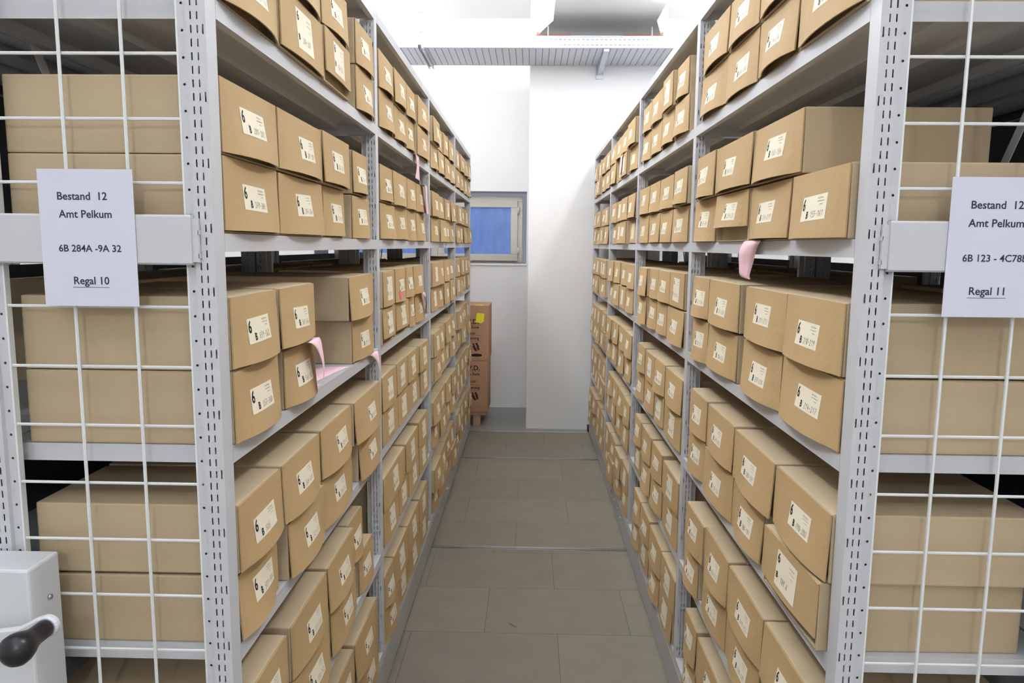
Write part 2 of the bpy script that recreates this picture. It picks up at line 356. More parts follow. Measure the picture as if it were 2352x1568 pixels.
def make_rack(side):
    s = -1 if side == 'L' else 1; a = AL if side == 'L' else AR; y1 = YL if side == 'L' else YR
    rg = '10' if side == 'L' else '11'
    root = thing('mobile_shelving', 'double sided grey steel rolling shelving carrying the %s sign' % ('Regal 10' if side == 'L' else 'Regal 11'), 'shelving', (s*(a+SD+.003), y1, 0), 'rolling shelving beside the aisle')
    RACKS[side] = root
    inv = Matrix.Translation(root.location).inverted()
    def put(o): o.parent = root; o.matrix_parent_inverse = inv; return o
    XF = s*a; XM = s*(a+SD); XM2 = s*(a+SD+.006); XB = s*(a+2*SD+.006)
    for k in range(5):
        y = y1-PD+k*BAY
        for X, d in ((XF, s), (XM, -s), (XM2, s), (XB, -s)):
            put(link('upright', POST[d], None, None, (X, y, 0)))
    for lv, z in SHELF.items():
        for k in range(4):
            o = put(link('shelf', SH, None, None, (XF if s > 0 else XM, y1+k*BAY+.001, z)))
            o2 = put(link('shelf', SH, None, None, (XM2 if s > 0 else XB, y1+k*BAY+.001, z)))
    ye = y1-PD+4*BAY+PD
    b = MB(); b.box(XF-s*.001, XB+s*.001, y1-PD-.002, ye, .012, Z0+.002); put(b.build('plinth', M['plinth'], bevel=.004))
    b = MB()
    for yy in (3.95, 4.10, 4.25, 4.40): b.tube([(XF-s*.001, yy, .085), (XF-s*.007, yy, .085)], .007, 6)
    put(b.build('plinth_bolts', M['screw']))
    # sheets added outside to keep the gaps dark, open above the cartons
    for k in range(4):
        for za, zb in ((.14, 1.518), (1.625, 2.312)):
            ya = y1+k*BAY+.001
            put(MB().box(XB-s*.0035, XB-s*.0025, ya, ya+BAY-PD-.004, za, zb).build('light_blocker', M['blocker']))
    # welded wire end panel, one per half
    for (xa, xb) in ((XF+s*PW, XM-s*PW), (XM2+s*PW, XB-s*PW)):
        x0, x1 = sorted((xa, xb)); yw = y1-PD+.007; b = MB(); r = .0026
        zz = 1.8657+.0982*4
        for i in range(22):
            z = zz-.0982*i
            if z < .2: break
            b.tube([(x0-.006, yw+.004, z), (x1+.006, yw+.004, z)], r, 6)
        xv = x0 if s < 0 else x1
        xv = xv+.0975 if s < 0 else xv-.0
        xs = [x0+.1165+.0985*i for i in range(2)] if s < 0 else [x0+.0886+.104*i for i in range(3)]
        for xx in xs: b.tube([(xx, yw-.001, .18), (xx, yw-.001, 2.28)], r*1.1, 6)
        b.box(x0, x0+.003, yw, yw+.012, .17, 2.29); b.box(x1-.003, x1, yw, yw+.012, .17, 2.29)
        put(b.build('wire_panel', M['wire'], smooth=False))
    # broad cover bar the sign hangs on, hooked into the uprights
    yb = y1-PD-.0115; b = MB(); xi = XF+s*.022; xo = XB-s*.022
    b.prism([(xi+s*.010, yb+.003, 1.5415), (xi+s*.010, yb, 1.5445), (xi+s*.010, yb, 1.6165), (xi+s*.010, yb+.003, 1.6195), (xi+s*.010, yb+.011, 1.6195), (xi+s*.010, yb+.011, 1.5415)],
            [(xo, yb+.003, 1.5415), (xo, yb, 1.5445), (xo, yb, 1.6165), (xo, yb+.003, 1.6195), (xo, yb+.011, 1.6195), (xo, yb+.011, 1.5415)])
    b.box(xi, xi+s*.0105, yb+.0035, yb+.0105, 1.546, 1.614)
    for zz in (1.596, 1.559): b.box(xi-s*.0012, xi+s*.001, yb+.0035, yb+.013, zz-.007, zz)
    put(b.build('end_bar', M['steel']))
    # flat cross braces between the two halves
    for k in (0, 2):
        ya, yb_ = y1+k*BAY-.01, y1+(k+1)*BAY-.03; xm = (XM+XM2)/2
        for za, zb in ((.3, 2.2), (2.2, .3)):
            n = Vector((0, za-zb, yb_-ya)).normalized()*.011
            A = Vector((xm, ya, za)); B_ = Vector((xm, yb_, zb)); e = Vector((.0008, 0, 0)) if za < zb else Vector((-.0008, 0, 0)); g = Vector((.0006, 0, 0))
            mb = MB(); mb.prism([A+n+e+g, A-n+e+g, A-n+e-g, A+n+e-g], [B_+n+e+g, B_-n+e+g, B_-n+e-g, B_+n+e-g]); put(mb.build('cross_brace', M['steel']))
    return root, put
rootL, putL = make_rack('L'); rootR, putR = make_rack('R')
# crank gearbox on the end of the Regal 10 unit
xr = -.782; yb = 1.159; yf = 1.082
b = MB(); b.box(-.99, xr, yf, yb, .30, 1.064); hb = putL(b.build('crank_box', M['hood'], bevel=.004))
sb = MB(); sb.tube([(xr, 1.127, .999), (xr+.004, 1.127, .999)], .0045, 8); so = sb.build('cover_screw', M['screw'], smooth=True); so.parent = hb; 
mb = MB(); cxr = -.905
ax, az = -.727, .996
mb.tube([(cxr, 1.085, .950), (cxr, 1.050, .950)], .022, 16)
arm = [(cxr, 1.07, .950), (cxr+.05, 1.062, .962), (-.815, 1.052, .966), (-.770, 1.045, .976), (ax-.008, 1.041, az-.002), (ax, 1.041, az)]
mb.tube([(ax, 1.048, az), (ax, 1.045, az), (ax, 1.039, az), (ax, 1.036, az)], [.0145, .0168, .0168, .0145], 20)
P = [Vector(p) for p in arm]; wd_ = [.020, .017, .015, .0150, .0163, .0163]
rings = []
for i, p in enumerate(P):
    tdir = (P[min(i+1, len(P)-1)]-P[max(i-1, 0)]).normalized(); up = Vector((0, -1, 0)).cross(tdir).normalized()*wd_[i]
    dy = Vector((0, .0045, 0)); rings.append([p+up*.8-dy, p+up-dy*.3, p+up+dy, p-up+dy, p-up-dy*.3, p-up*.8-dy])
for i in range(len(rings)-1): mb.prism(rings[i], rings[i+1])
arm_o = putL(mb.build('crank_arm', M['hood']))
kn = MB(); base = Vector((ax, 1.037, az)); dirv = Vector((-.002, -.083, 0))
prof = [(0, .0120), (.06, .0140), (.2, .0140), (.34, .0142), (.46, .0165), (.58, .0205), (.70, .0232), (.82, .0235), (.91, .0200), (.975, .0115), (1.0, .003)]
kn.tube([base+dirv*t_ for t_, r in prof], [r for t_, r in prof], 24)
ko = kn.build('crank_knob', M['black'], smooth=True); ko.parent = arm_o; ko.matrix_parent_inverse = Matrix.Identity(4)
# neighbouring units pushed up close outside, only their uprights show through the eye level gaps
for side in 'LR':
    s = -1 if side == 'L' else 1; src = RACKS[side]; off = s*(2*SD+.055)
    nb = thing('mobile_shelving', 'grey shelving unit pushed up behind the %s shelving, glimpsed through eye level gaps' % ('left' if s < 0 else 'right'), 'shelving', src.location+Vector((off, 0, 0)), 'neighbouring shelving units')
    for o in [c for c in src.children if c.name.split('.')[0] in ('upright', 'plinth') or (c.name.split('.')[0] == 'shelf' and abs(c.location.z-SHELF[3]) < .01)]:
        c = o.copy(); C.objects.link(c); c.parent = nb; c.location.x += off; c.matrix_parent_inverse = Matrix.Translation(nb.location).inverted()
# ---------------------------------------------------------------- paper signs
def flat_text(lines, put_, under=None):
    """lines: (string, size, x, z, align)"""
    V = []; F = []
    for s_, size, x, z, al in lines:
        v, f = text2d(s_, size, .016*size, al); n = len(V); V += [(x+a, 0, z+b_) for a, b_ in v]; F += [tuple(i+n for i in q) for q in f]
    if under:
        x0, x1, z, t_ = under; n = len(V); V += [(x0, 0, z-t_), (x1, 0, z-t_), (x1, 0, z), (x0, 0, z)]; F.append((n, n+1, n+2, n+3))
    return V, F
def sign(label, x0, x1, z0, z1, y, lines, under, tilt):
    w_, h_ = x1-x0, z1-z0
    b = MB(); b.box(0, w_, -.0003, .0003, 0, h_)
    o = b.build('paper_sign', M['paper'], loc=(x0, y, z0)); o.rotation_euler = (0, tilt, 0); tag(o, label, 'sign', 'printed shelf signs')
    V, F = flat_text(lines, None, under)
    V = [(a, -.0006, c) for a, b_, c in V]
    link('printed_text', pyd('printed_text', V, F), M['signink'], o)
    return o
sign('white paper sign reading Bestand 12 Amt Pelkum Regal 10 hung on grey bar', -.7665, -.6163, 1.4755, 1.6878, 1.1487,
     [('Bestand  12', .0168, .029, .1655, 'LEFT'), ('Amt Pelkum', .0168, .031, .138, 'LEFT'), ('6B 284A -9A 32', .0152, .027, .0855, 'LEFT'), ('Regal 10', .0168, .047, .0345, 'LEFT')], (.046, .104, .0300, .0007), .0)
sign('white paper sign reading Regal 11 cut by the edge of the view', .6385, .7887, 1.4732, 1.6858, 1.1553,
     [('Bestand  12', .0168, .030, .1655, 'LEFT'), ('Amt Pelkum', .0168, .029, .138, 'LEFT'), ('6B 123 - 4C78b', .0152, .024, .0855, 'LEFT'), ('Regal 11', .0168, .0375, .0345, 'LEFT')], (.0365, .0955, .0300, .0007), .0)

BOXES = [
 ('L',1,2,0,[(1.2039,1.4776,'n',4),(1.4799,1.7706,'t',10),(1.7736,2.0282,'tl',14),(2.1472,2.3745,'n',0)]),
 ('L',1,2,1,[(1.2039,1.4852,'n',2),(1.4932,1.7681,'n',6),(1.7789,2.0198,'n',8),(2.1463,2.3769,'n',0)]),
 ('L',1,3,0,[(1.2039,1.4579,'n',0),(1.4681,1.7729,'n',0),(1.7946,1.9963,'n',-4),(2.0943,2.3098,'n',-4)]),
 ('L',1,3,1,[(1.2039,1.4645,'n',0),(1.4687,1.7659,'n',2),(1.7689,2.0278,'n',6),(2.1175,2.2971,'n',-6)]),
 ('L',1,4,0,[(1.2039,1.4233,'n',4),(1.4693,1.6775,'n',0),(2.0636,2.3197,'n',-2)]),
 ('L',1,4,1,[(1.2039,1.4222,'n',4),(1.4366,1.6712,'n',6),(2.0244,2.3322,'n',0)]),
 ('L',1,5,0,[(1.2039,1.4058,'n',-4),(1.4452,1.7025,'n',8),(1.7126,2.0037,'n',2),(2.0945,2.4004,'n',2)]),
 ('L',1,5,1,[(1.2039,1.4199,'n',4),(1.4251,1.69,'n',4),(1.7118,2.0083,'n',2),(2.0244,2.3852,'n',8)]),
 ('L',1,6,0,[(1.2039,1.4429,'n',0),(1.4538,1.7301,'n',4),(1.758,2.0287,'n',2),(2.0933,2.2848,'n',-4)]),
 ('L',1,6,1,[(1.2039,1.4283,'n',2),(1.4505,1.7245,'n',4),(1.7398,2.0174,'n',2),(2.0204,2.1872,'n',-14)]),
 ('L',1,7,0,[(1.2345,1.477,'n',0),(1.5091,1.7527,'n',0),(1.7831,1.9989,'n',0),(2.0234,2.3141,'n',2)]),
 ('L',1,7,1,[(1.2463,1.4881,'n',0),(1.5201,1.7629,'n',0),(1.7933,1.9923,'n',0),(2.0054,2.3085,'n',2)]),
 ('L',2,2,0,[(2.4616,2.7234,'n',0),(2.7319,2.9755,'n',0),(2.9857,3.1777,'n',0),(3.1807,3.5231,'n',16)]),
 ('L',2,2,1,[(2.4632,2.7209,'n',0),(2.7239,2.9791,'n',4),(2.9962,3.2077,'n',2),(3.2107,3.5425,'n',14)]),
 ('L',2,3,0,[(2.455,2.7072,'n',2),(2.7268,2.9969,'n',0),(3.0022,3.2251,'n',0),(3.2374,3.5052,'n',0)]),
 ('L',2,3,1,[(2.4662,2.683,'n',0),(2.6891,2.9813,'n',2),(3.0038,3.2312,'n',0),(3.2435,3.4961,'n',0)]),
 ('L',2,4,0,[(2.4464,2.6743,'tl',8),(2.6986,2.9842,'tl',6),(3.0318,3.1588,'n',0),(3.183,3.4611,'n',0)]),
 ('L',2,4,1,[(2.4464,2.6535,'t',10),(2.6775,2.8998,'n',8),(2.9526,3.13,'n',0),(3.133,3.3964,'n',4)]),
 ('L',2,5,0,[(2.4534,2.7468,'t',0),(2.7515,3.0015,'t',0),(3.0071,3.2797,'t',0),(3.3063,3.5679,'t',4)]),
 ('L',2,5,1,[(2.4464,2.7155,'t',2),(2.7246,2.9633,'t',2),(2.9741,3.2375,'t',2),(3.2405,3.5146,'t',12)]),
 ('L',2,6,0,[(2.4523,2.7443,'t',0),(2.7539,2.96,'t',0),(2.9711,3.2629,'t',0),(3.2762,3.5358,'t',0)]),
 ('L',2,6,1,[(2.4464,2.8798,'t',2),(2.8995,3.216,'t',4),(3.2687,3.5564,'t',0)]),
 ('L',2,7,0,[(2.4464,2.7038,'n',0),(2.7086,2.9294,'t',0),(2.9405,3.2595,'t',0),(3.273,3.537,'t',0)]),
 ('L',2,7,1,[(2.4523,2.6259,'n',0),(2.6289,2.9242,'t',2),(2.9352,3.2386,'t',2),(3.2653,3.542,'t',0)]),
 ('L',3,2,0,[(3.7014,3.9816,'n',0),(4.0116,4.2929,'n',0),(4.2949,4.5563,'n',4),(4.5863,4.8606,'n',0)]),
 ('L',3,2,1,[(3.6971,3.9605,'n',16),(3.9625,4.2434,'t',-6),(4.2454,4.5074,'n',0),(4.5094,4.7906,'n',2)]),
 ('L',3,3,0,[(3.6947,3.9815,'n',4),(3.9835,4.2698,'n',16),(4.2758,4.5344,'n',2),(4.5404,4.8004,'n',0)]),
 ('L',3,3,1,[(3.6902,3.9589,'n',10),(3.9609,4.2333,'n',0),(4.2393,4.5266,'t',10),(4.5566,4.8151,'n',10)]),
 ('L',3,4,0,[(3.7005,3.9588,'t',2),(3.9608,4.2223,'n',-6),(4.2283,4.5017,'n',6),(4.5317,4.7929,'n',10)]),
 ('L',3,4,1,[(3.6897,3.976,'t',10),(3.982,4.2676,'n',0),(4.2736,4.5521,'n',0),(4.5541,4.8338,'n',-6)]),
 ('L',3,5,0,[(3.7033,3.9638,'n',16),(3.9658,4.2309,'n',6),(4.2609,4.5384,'t',0),(4.5684,4.8364,'n',2)]),
 ('L',3,5,1,[(3.6911,3.9621,'t',16),(3.9681,4.2303,'n',2),(4.2603,4.5471,'n',10),(4.5771,4.8433,'n',2)]),
 ('L',3,6,0,[(3.6965,3.9841,'n',-6),(3.9901,4.2535,'n',10),(4.2555,4.5371,'n',0),(4.5431,4.812,'n',6)]),
 ('L',3,6,1,[(3.6942,3.9816,'n',10),(3.9836,4.2591,'t',6),(4.2651,4.5432,'n',10),(4.5492,4.8154,'n',16)]),
 ('L',3,7,0,[(3.7074,3.9705,'n',-6),(3.9765,4.2632,'n',2),(4.2652,4.5483,'n',-6),(4.5543,4.8331,'n',16)]),
 ('L',3,7,1,[(3.7013,3.9873,'n',16),(3.9933,4.2701,'n',6),(4.2721,4.5359,'n',2),(4.5379,4.8187,'t',0)]),
 ('L',4,2,0,[(4.951,5.214,'n',0),(5.22,5.507,'n',0),(5.537,5.809,'t',0),(5.811,6.0761,'n',0)]),
 ('L',4,2,1,[(4.9395,5.2059,'t',0),(5.2119,5.4988,'n',6),(5.5008,5.7677,'n',6),(5.7737,6.0562,'t',10)]),
 ('L',4,3,0,[(4.9343,5.2102,'n',4),(5.2122,5.4884,'t',0),(5.5184,5.7797,'n',2),(5.7857,6.0625,'n',16)]),
 ('L',4,3,1,[(4.9401,5.2049,'t',16),(5.2349,5.5217,'n',6),(5.5277,5.8006,'t',10),(5.8066,6.0793,'t',-6)]),
 ('L',4,4,0,[(4.9339,5.2105,'t',6),(5.2125,5.494,'n',0),(5.524,5.798,'t',-6),(5.8,6.0653,'t',2)]),
 ('L',4,4,1,[(4.9373,5.2135,'n',0),(5.2155,5.4964,'t',10),(5.5024,5.7823,'t',10),(5.7883,6.0667,'n',2)]),
 ('L',4,5,0,[(4.9315,5.2061,'n',0),(5.2081,5.4665,'n',16),(5.4965,5.7803,'n',-6),(5.8103,6.0888,'n',6)]),
 ('L',4,5,1,[(4.948,5.208,'n',16),(5.214,5.4915,'n',6),(5.4935,5.7564,'n',-6),(5.7624,6.0366,'t',0)]),
 ('L',4,6,0,[(4.9461,5.2121,'t',0),(5.2141,5.4821,'t',0),(5.5121,5.7911,'t',0),(5.7931,6.0696,'n',0)]),
 ('L',4,6,1,[(4.9513,5.2305,'t',2),(5.2325,5.5029,'t',4),(5.5049,5.7796,'n',0),(5.7856,6.0453,'n',16)]),
 ('L',4,7,0,[(4.9316,5.1924,'n',-6),(5.2224,5.491,'n',0),(5.493,5.7719,'t',6),(5.7739,6.0398,'n',6)]),
 ('L',4,7,1,[(4.9418,5.2038,'t',10),(5.2338,5.5139,'t',0),(5.5199,5.7805,'n',0),(5.7825,6.0556,'n',16)]),
 ('R',1,2,0,[(1.2105,1.4934,'n',8),(1.5147,1.768,'n',2),(1.7745,2.0465,'n',2),(2.0509,2.3322,'n',2)]),
 ('R',1,2,1,[(1.2453,1.5158,'n',2),(1.5188,1.7535,'n',8),(1.7663,2.0209,'n',6),(2.0315,2.3149,'n',6)]),
 ('R',1,3,0,[(1.2179,1.4755,'n',10),(1.5001,1.7685,'n',4),(1.7715,2.0702,'l',10),(2.0993,2.3517,'n',4)]),
 ('R',1,3,1,[(1.4508,1.7487,'n',6),(1.7517,2.0812,'n',12),(2.0842,2.3113,'n',14)]),
 ('R',1,4,0,[(1.2105,1.4959,'n',2),(1.5012,1.7803,'n',2),(1.8338,2.1249,'n',2),(2.1355,2.3389,'n',2)]),
 ('R',1,4,1,[(1.2174,1.4872,'n',4),(1.4897,1.7727,'n',4),(1.8287,2.1337,'n',4),(2.1389,2.34,'n',4)]),
 ('R',1,5,0,[(1.2179,1.4972,'tl',20),(1.5675,1.8087,'n',0),(1.8117,2.1111,'n',2),(2.1224,2.3335,'n',0)]),
 ('R',1,5,1,[(1.2105,1.4937,'n',6),(1.5082,1.8097,'n',4),(1.8211,2.0986,'n',2),(2.1178,2.337,'n',0)]),
 ('R',1,6,0,[(1.2105,1.5224,'n',2),(1.5383,1.8151,'n',0),(1.8194,2.0684,'n',0),(2.1156,2.305,'n',6)]),
 ('R',1,6,1,[(1.2105,1.5248,'n',2),(1.531,1.8122,'n',2),(1.8165,2.0624,'n',2),(2.0654,2.2916,'n',8)]),
 ('R',1,7,0,[(1.2105,1.4775,'n',2),(1.4934,1.7531,'n',2),(1.7748,2.0972,'n',2),(2.1092,2.2707,'n',2)]),
 ('R',1,7,1,[(1.2119,1.4986,'n',2),(1.5145,1.775,'n',2),(1.7802,2.0992,'n',4),(2.1201,2.2804,'n',2)]),
 ('R',2,2,0,[(2.5063,2.7415,'n',6),(2.7703,3.0251,'n',2),(3.0414,3.2982,'n',0),(3.3099,3.5287,'n',0)]),
 ('R',2,2,1,[(2.5484,2.7392,'n',2),(2.7422,2.9401,'t',18),(3.0351,3.294,'n',2),(3.312,3.5481,'n',0)]),
 ('R',2,3,0,[(2.4707,2.7331,'n',2),(2.752,3.0037,'n',0),(3.0138,3.2825,'n',0),(3.2945,3.5756,'n',0)]),
 ('R',2,3,1,[(2.4599,2.6804,'n',12),(2.7406,3.012,'n',2),(3.0335,3.2902,'n',0),(3.2962,3.595,'n',0)]),
 ('R',2,4,0,[(2.4804,2.7758,'n',2),(2.7847,3.0025,'n',2),(3.013,3.2108,'n',2),(3.2138,3.4668,'n',14)]),
 ('R',2,4,1,[(2.4967,2.7363,'t',2),(2.7393,2.9746,'n',4),(2.9797,3.2022,'n',4),(3.2052,3.4514,'n',16)]),
 ('R',2,5,0,[(2.453,2.7487,'t',4),(2.7783,2.9777,'t',2),(2.9992,3.2572,'n',2),(3.2831,3.5023,'n',0)]),
 ('R',2,5,1,[(2.453,2.7549,'n',4),(2.7732,2.9887,'n',4),(2.9917,3.2319,'t',6),(3.2574,3.4721,'n',4)]),
 ('R',2,6,0,[(2.4578,2.7375,'t',0),(2.766,3.0159,'n',0),(3.0263,3.2863,'n',2),(3.3133,3.4993,'t',0)]),
 ('R',2,6,1,[(2.4536,2.7395,'t',4),(2.7907,3.0189,'n',0),(3.0414,3.3127,'n',0),(3.3261,3.5262,'n',0)]),
 ('R',2,7,0,[(2.4894,2.7316,'t',2),(2.753,2.9998,'n',0),(3.0232,3.2646,'t',0),(3.2783,3.5138,'n',0)]),
 ('R',2,7,1,[(2.4571,2.7177,'t',2),(2.7273,3.0012,'n',2),(3.0254,3.2638,'n',0),(3.2774,3.4943,'n',0)]),
 ('R',3,2,0,[(3.7052,3.9729,'n',0),(4.0029,4.2625,'t',16),(4.2645,4.545,'t',-6),(4.547,4.8092,'n',10)]),
 ('R',3,2,1,[(3.7013,3.9873,'n',16),(4.0173,4.2794,'n',6),(4.3094,4.5962,'n',0),(4.5982,4.8784,'n',0)]),
 ('R',3,3,0,[(3.6962,3.9603,'t',-6),(3.9663,4.2243,'n',16),(4.2303,4.5023,'t',2),(4.5043,4.7644,'n',-6)]),
 ('R',3,3,1,[(3.7066,3.9679,'n',6),(3.9699,4.2289,'n',10),(4.2349,4.5024,'t',0),(4.5324,4.8045,'n',0)]),
 ('R',3,4,0,[(3.7014,3.9796,'n',2),(3.9816,4.2456,'t',4),(4.2476,4.5242,'n',10),(4.5302,4.7937,'n',0)]),
 ('R',3,4,1,[(3.6988,3.964,'n',0),(3.994,4.2738,'n',-6),(4.2758,4.5474,'n',2),(4.5494,4.8084,'n',10)]),
 ('R',3,5,0,[(3.7099,3.975,'n',0),(4.005,4.2646,'n',0),(4.2946,4.5645,'t',6),(4.5945,4.8659,'n',0)]),
 ('R',3,5,1,[(3.6991,3.9724,'n',4),(3.9744,4.2602,'n',0),(4.2622,4.5382,'n',4),(4.5402,4.8114,'n',16)]),
 ('R',3,6,0,[(3.706,3.968,'t',6),(3.998,4.2827,'n',0),(4.2847,4.5521,'t',6),(4.5821,4.8495,'t',0)]),
 ('R',3,6,1,[(3.7004,3.961,'n',4),(3.967,4.2268,'n',0),(4.2288,4.5107,'n',0),(4.5127,4.7833,'n',0)]),
 ('R',3,7,0,[(3.7086,3.9894,'n',-6),(3.9914,4.2739,'n',0),(4.2759,4.555,'n',16),(4.557,4.8246,'n',2)]),
 ('R',3,7,1,[(3.7055,3.9732,'t',0),(3.9752,4.2369,'n',10),(4.2669,4.5506,'n',0),(4.5526,4.8265,'t',4)]),
 ('R',4,2,0,[(4.9452,5.2081,'n',2),(5.2101,5.4762,'n',2),(5.5062,5.7871,'t',16),(5.7891,6.0571,'t',4)]),
 ('R',4,2,1,[(4.95,5.2131,'t',2),(5.2431,5.5302,'n',0),(5.5322,5.8147,'t',0),(5.8167,6.104,'t',4)]),
 ('R',4,3,0,[(4.9522,5.2208,'n',4),(5.2268,5.5095,'t',10),(5.5115,5.7805,'n',0),(5.8105,6.0805,'t',4)]),
 ('R',4,3,1,[(4.9457,5.2065,'t',6),(5.2085,5.4904,'n',-6),(5.5204,5.8043,'n',4),(5.8343,6.113,'t',2)]),
 ('R',4,4,0,[(4.9385,5.2169,'n',16),(5.2469,5.5212,'n',-6),(5.5232,5.7973,'n',10),(5.7993,6.0777,'n',6)]),
 ('R',4,4,1,[(4.9396,5.2002,'t',16),(5.2062,5.4933,'t',4),(5.4953,5.7544,'t',6),(5.7604,6.0391,'n',4)]),
 ('R',4,5,0,[(4.9484,5.2333,'t',16),(5.2633,5.5504,'n',16),(5.5524,5.8329,'n',4),(5.8389,6.1085,'t',10)]),
 ('R',4,5,1,[(4.9558,5.2202,'t',6),(5.2222,5.5071,'t',16),(5.5091,5.7738,'t',16),(5.8038,6.0688,'n',4)]),
 ('R',4,6,0,[(4.9464,5.207,'n',10),(5.209,5.4796,'t',6),(5.4816,5.7526,'t',0),(5.7586,6.0385,'t',-6)]),
 ('R',4,6,1,[(4.9548,5.2415,'t',-6),(5.2715,5.5573,'t',-6),(5.5593,5.8173,'n',0),(5.8193,6.0874,'t',0)]),
 ('R',4,7,0,[(4.9528,5.2353,'n',0),(5.2413,5.5024,'t',4),(5.5084,5.7776,'n',0),(5.7796,6.0497,'n',16)]),
 ('R',4,7,1,[(4.9404,5.2163,'t',0),(5.2463,5.5158,'t',0),(5.5458,5.8266,'n',6),(5.8286,6.0901,'n',10)]),
]
SKIP = set()
# ---------------------------------------------------------------- archive boxes
ORD = ['first', 'second', 'third', 'fourth', 'fifth']
SHN = {2: 'second shelf down', 3: 'eye level shelf', 4: 'fourth shelf down', 5: 'fifth shelf down', 6: 'second lowest shelf', 7: 'lowest shelf'}
BAYN = {1: 'nearest bay', 2: 'second bay', 3: 'third bay', 4: 'farthest bay'}
NUM = {('L', 1, 3, 1, 0): '281-283', ('L', 1, 3, 0, 0): '279-280', ('L', 1, 3, 1, 1): '287-289', ('L', 1, 3, 0, 1): '284-286', ('L', 1, 4, 1, 0): '359-362', ('L', 1, 4, 0, 0): '357-360', ('L', 1, 4, 1, 1): '361-366',
       ('L', 1, 6, 1, 0): '513', ('L', 1, 5, 1, 0): '505', ('L', 1, 5, 0, 0): '501-504',
       ('R', 1, 3, 0, 0): '155-161', ('R', 1, 3, 0, 1): '234-239', ('R', 1, 3, 1, 0): '153-154', ('R', 1, 3, 1, 1): '240-242', ('R', 1, 3, 0, 2): '229-233',
       ('R', 1, 4, 1, 0): '218-219', ('R', 1, 4, 0, 0): '214-217', ('R', 1, 4, 1, 1): '211-213', ('R', 1, 4, 0, 1): '209-210', ('R', 1, 4, 1, 2): '207-208', ('R', 1, 4, 0, 2): '204-206',
       ('R', 1, 5, 1, 0): '190-202', ('R', 1, 5, 0, 0): '189 A', ('R', 1, 5, 1, 1): '188-189', ('R', 1, 5, 0, 1): '186-187',
       ('R', 1, 2, 0, 0): '281-283', ('R', 1, 2, 0, 1): '274-276', ('R', 1, 2, 1, 1): '277-278', ('R', 1, 2, 0, 2): '266-268', ('R', 1, 2, 1, 2): '271-273'}
BH = .124
def flap_fn(s, w, hf, amp, top, skew):
    """front flap: straight at the top, bowed outwards towards its lower edge"""
    def fn(u, v, off=0.0):
        # u 0..1 across (reading direction), v 0..1 downwards
        bow = amp*(max(0, 1-abs(2*u-1-skew*.3)**2.2))*(v**1.3)+.0004+.0015*v
        y = (u-.5)*w*(1 if s < 0 else -1)
        return (-s*(bow+off), y, top-v*hf)
    return fn
def box_body(w, h, d, s, pocket=True):
    """carton with softened edges; front face at local x=0"""
    bm = bmesh.new(); r = bmesh.ops.create_cube(bm, size=1)
    bmesh.ops.scale(bm, vec=(d, w, h), verts=bm.verts); bmesh.ops.translate(bm, vec=(s*d/2, 0, h/2), verts=bm.verts)
    bmesh.ops.bevel(bm, geom=list(bm.edges), offset=.0032, segments=2, profile=.6, affect='EDGES')
    if pocket:                       # hollow behind the front flap
        f = max(bm.faces, key=lambda f: -s*f.calc_center_median().x if f.calc_area() > .3*w*h else -9)
        bmesh.ops.inset_region(bm, faces=[f], thickness=.0015, depth=0)
        bmesh.ops.translate(bm, vec=(s*.014, 0, 0), verts=f.verts)
    me = bpy.data.meshes.new('archive_box'); bm.to_mesh(me); bm.free()
    for p in me.polygons: p.use_smooth = False
    return me
def grid(fn, u0, u1, v0, v1, nu, nv, off0, off1=None):
    V = []; F = []
    for off in ((off0,) if off1 is None else (off0, off1)):
        for j in range(nv+1):
            for i in range(nu+1): V.append(fn(u0+(u1-u0)*i/nu, v0+(v1-v0)*j/nv, off))
    N = (nu+1)*(nv+1)
    for j in range(nv):
        for i in range(nu):
            a = j*(nu+1)+i; q = (a, a+1, a+nu+2, a+nu+1); F.append(q)
            if off1 is not None: F.append(tuple(N+k for k in reversed(q)))
    if off1 is not None:
        ring = [i for i in range(nu+1)]+[j*(nu+1)+nu for j in range(1, nv+1)]+[nv*(nu+1)+i for i in range(nu-1, -1, -1)]+[j*(nu+1) for j in range(nv-1, 0, -1)]
        for a, b_ in zip(ring, ring[1:]+ring[:1]): F.append((b_, a, N+a, N+b_))
    return V, F
G6 = text2d('6', 1.0, .018); GB = text2d('B', 1.0, .03); GS = text2d('Amt Pelkum', 1.0, 0.0)
GMIN = {k: (min(p[0] for p in g[0]), max(p[0] for p in g[0]), min(p[1] for p in g[0]), max(p[1] for p in g[0])) for k, g in (('6', G6), ('B', GB), ('S', GS))}
def glyph(key, g, x, y, h, wfac=1.0):
    x0, x1, y0, y1 = GMIN[key]; k = h/(y1-y0)
    return [(x+(a-x0)*k*wfac, y+(b_-y0)*k) for a, b_ in g[0]], g[1]
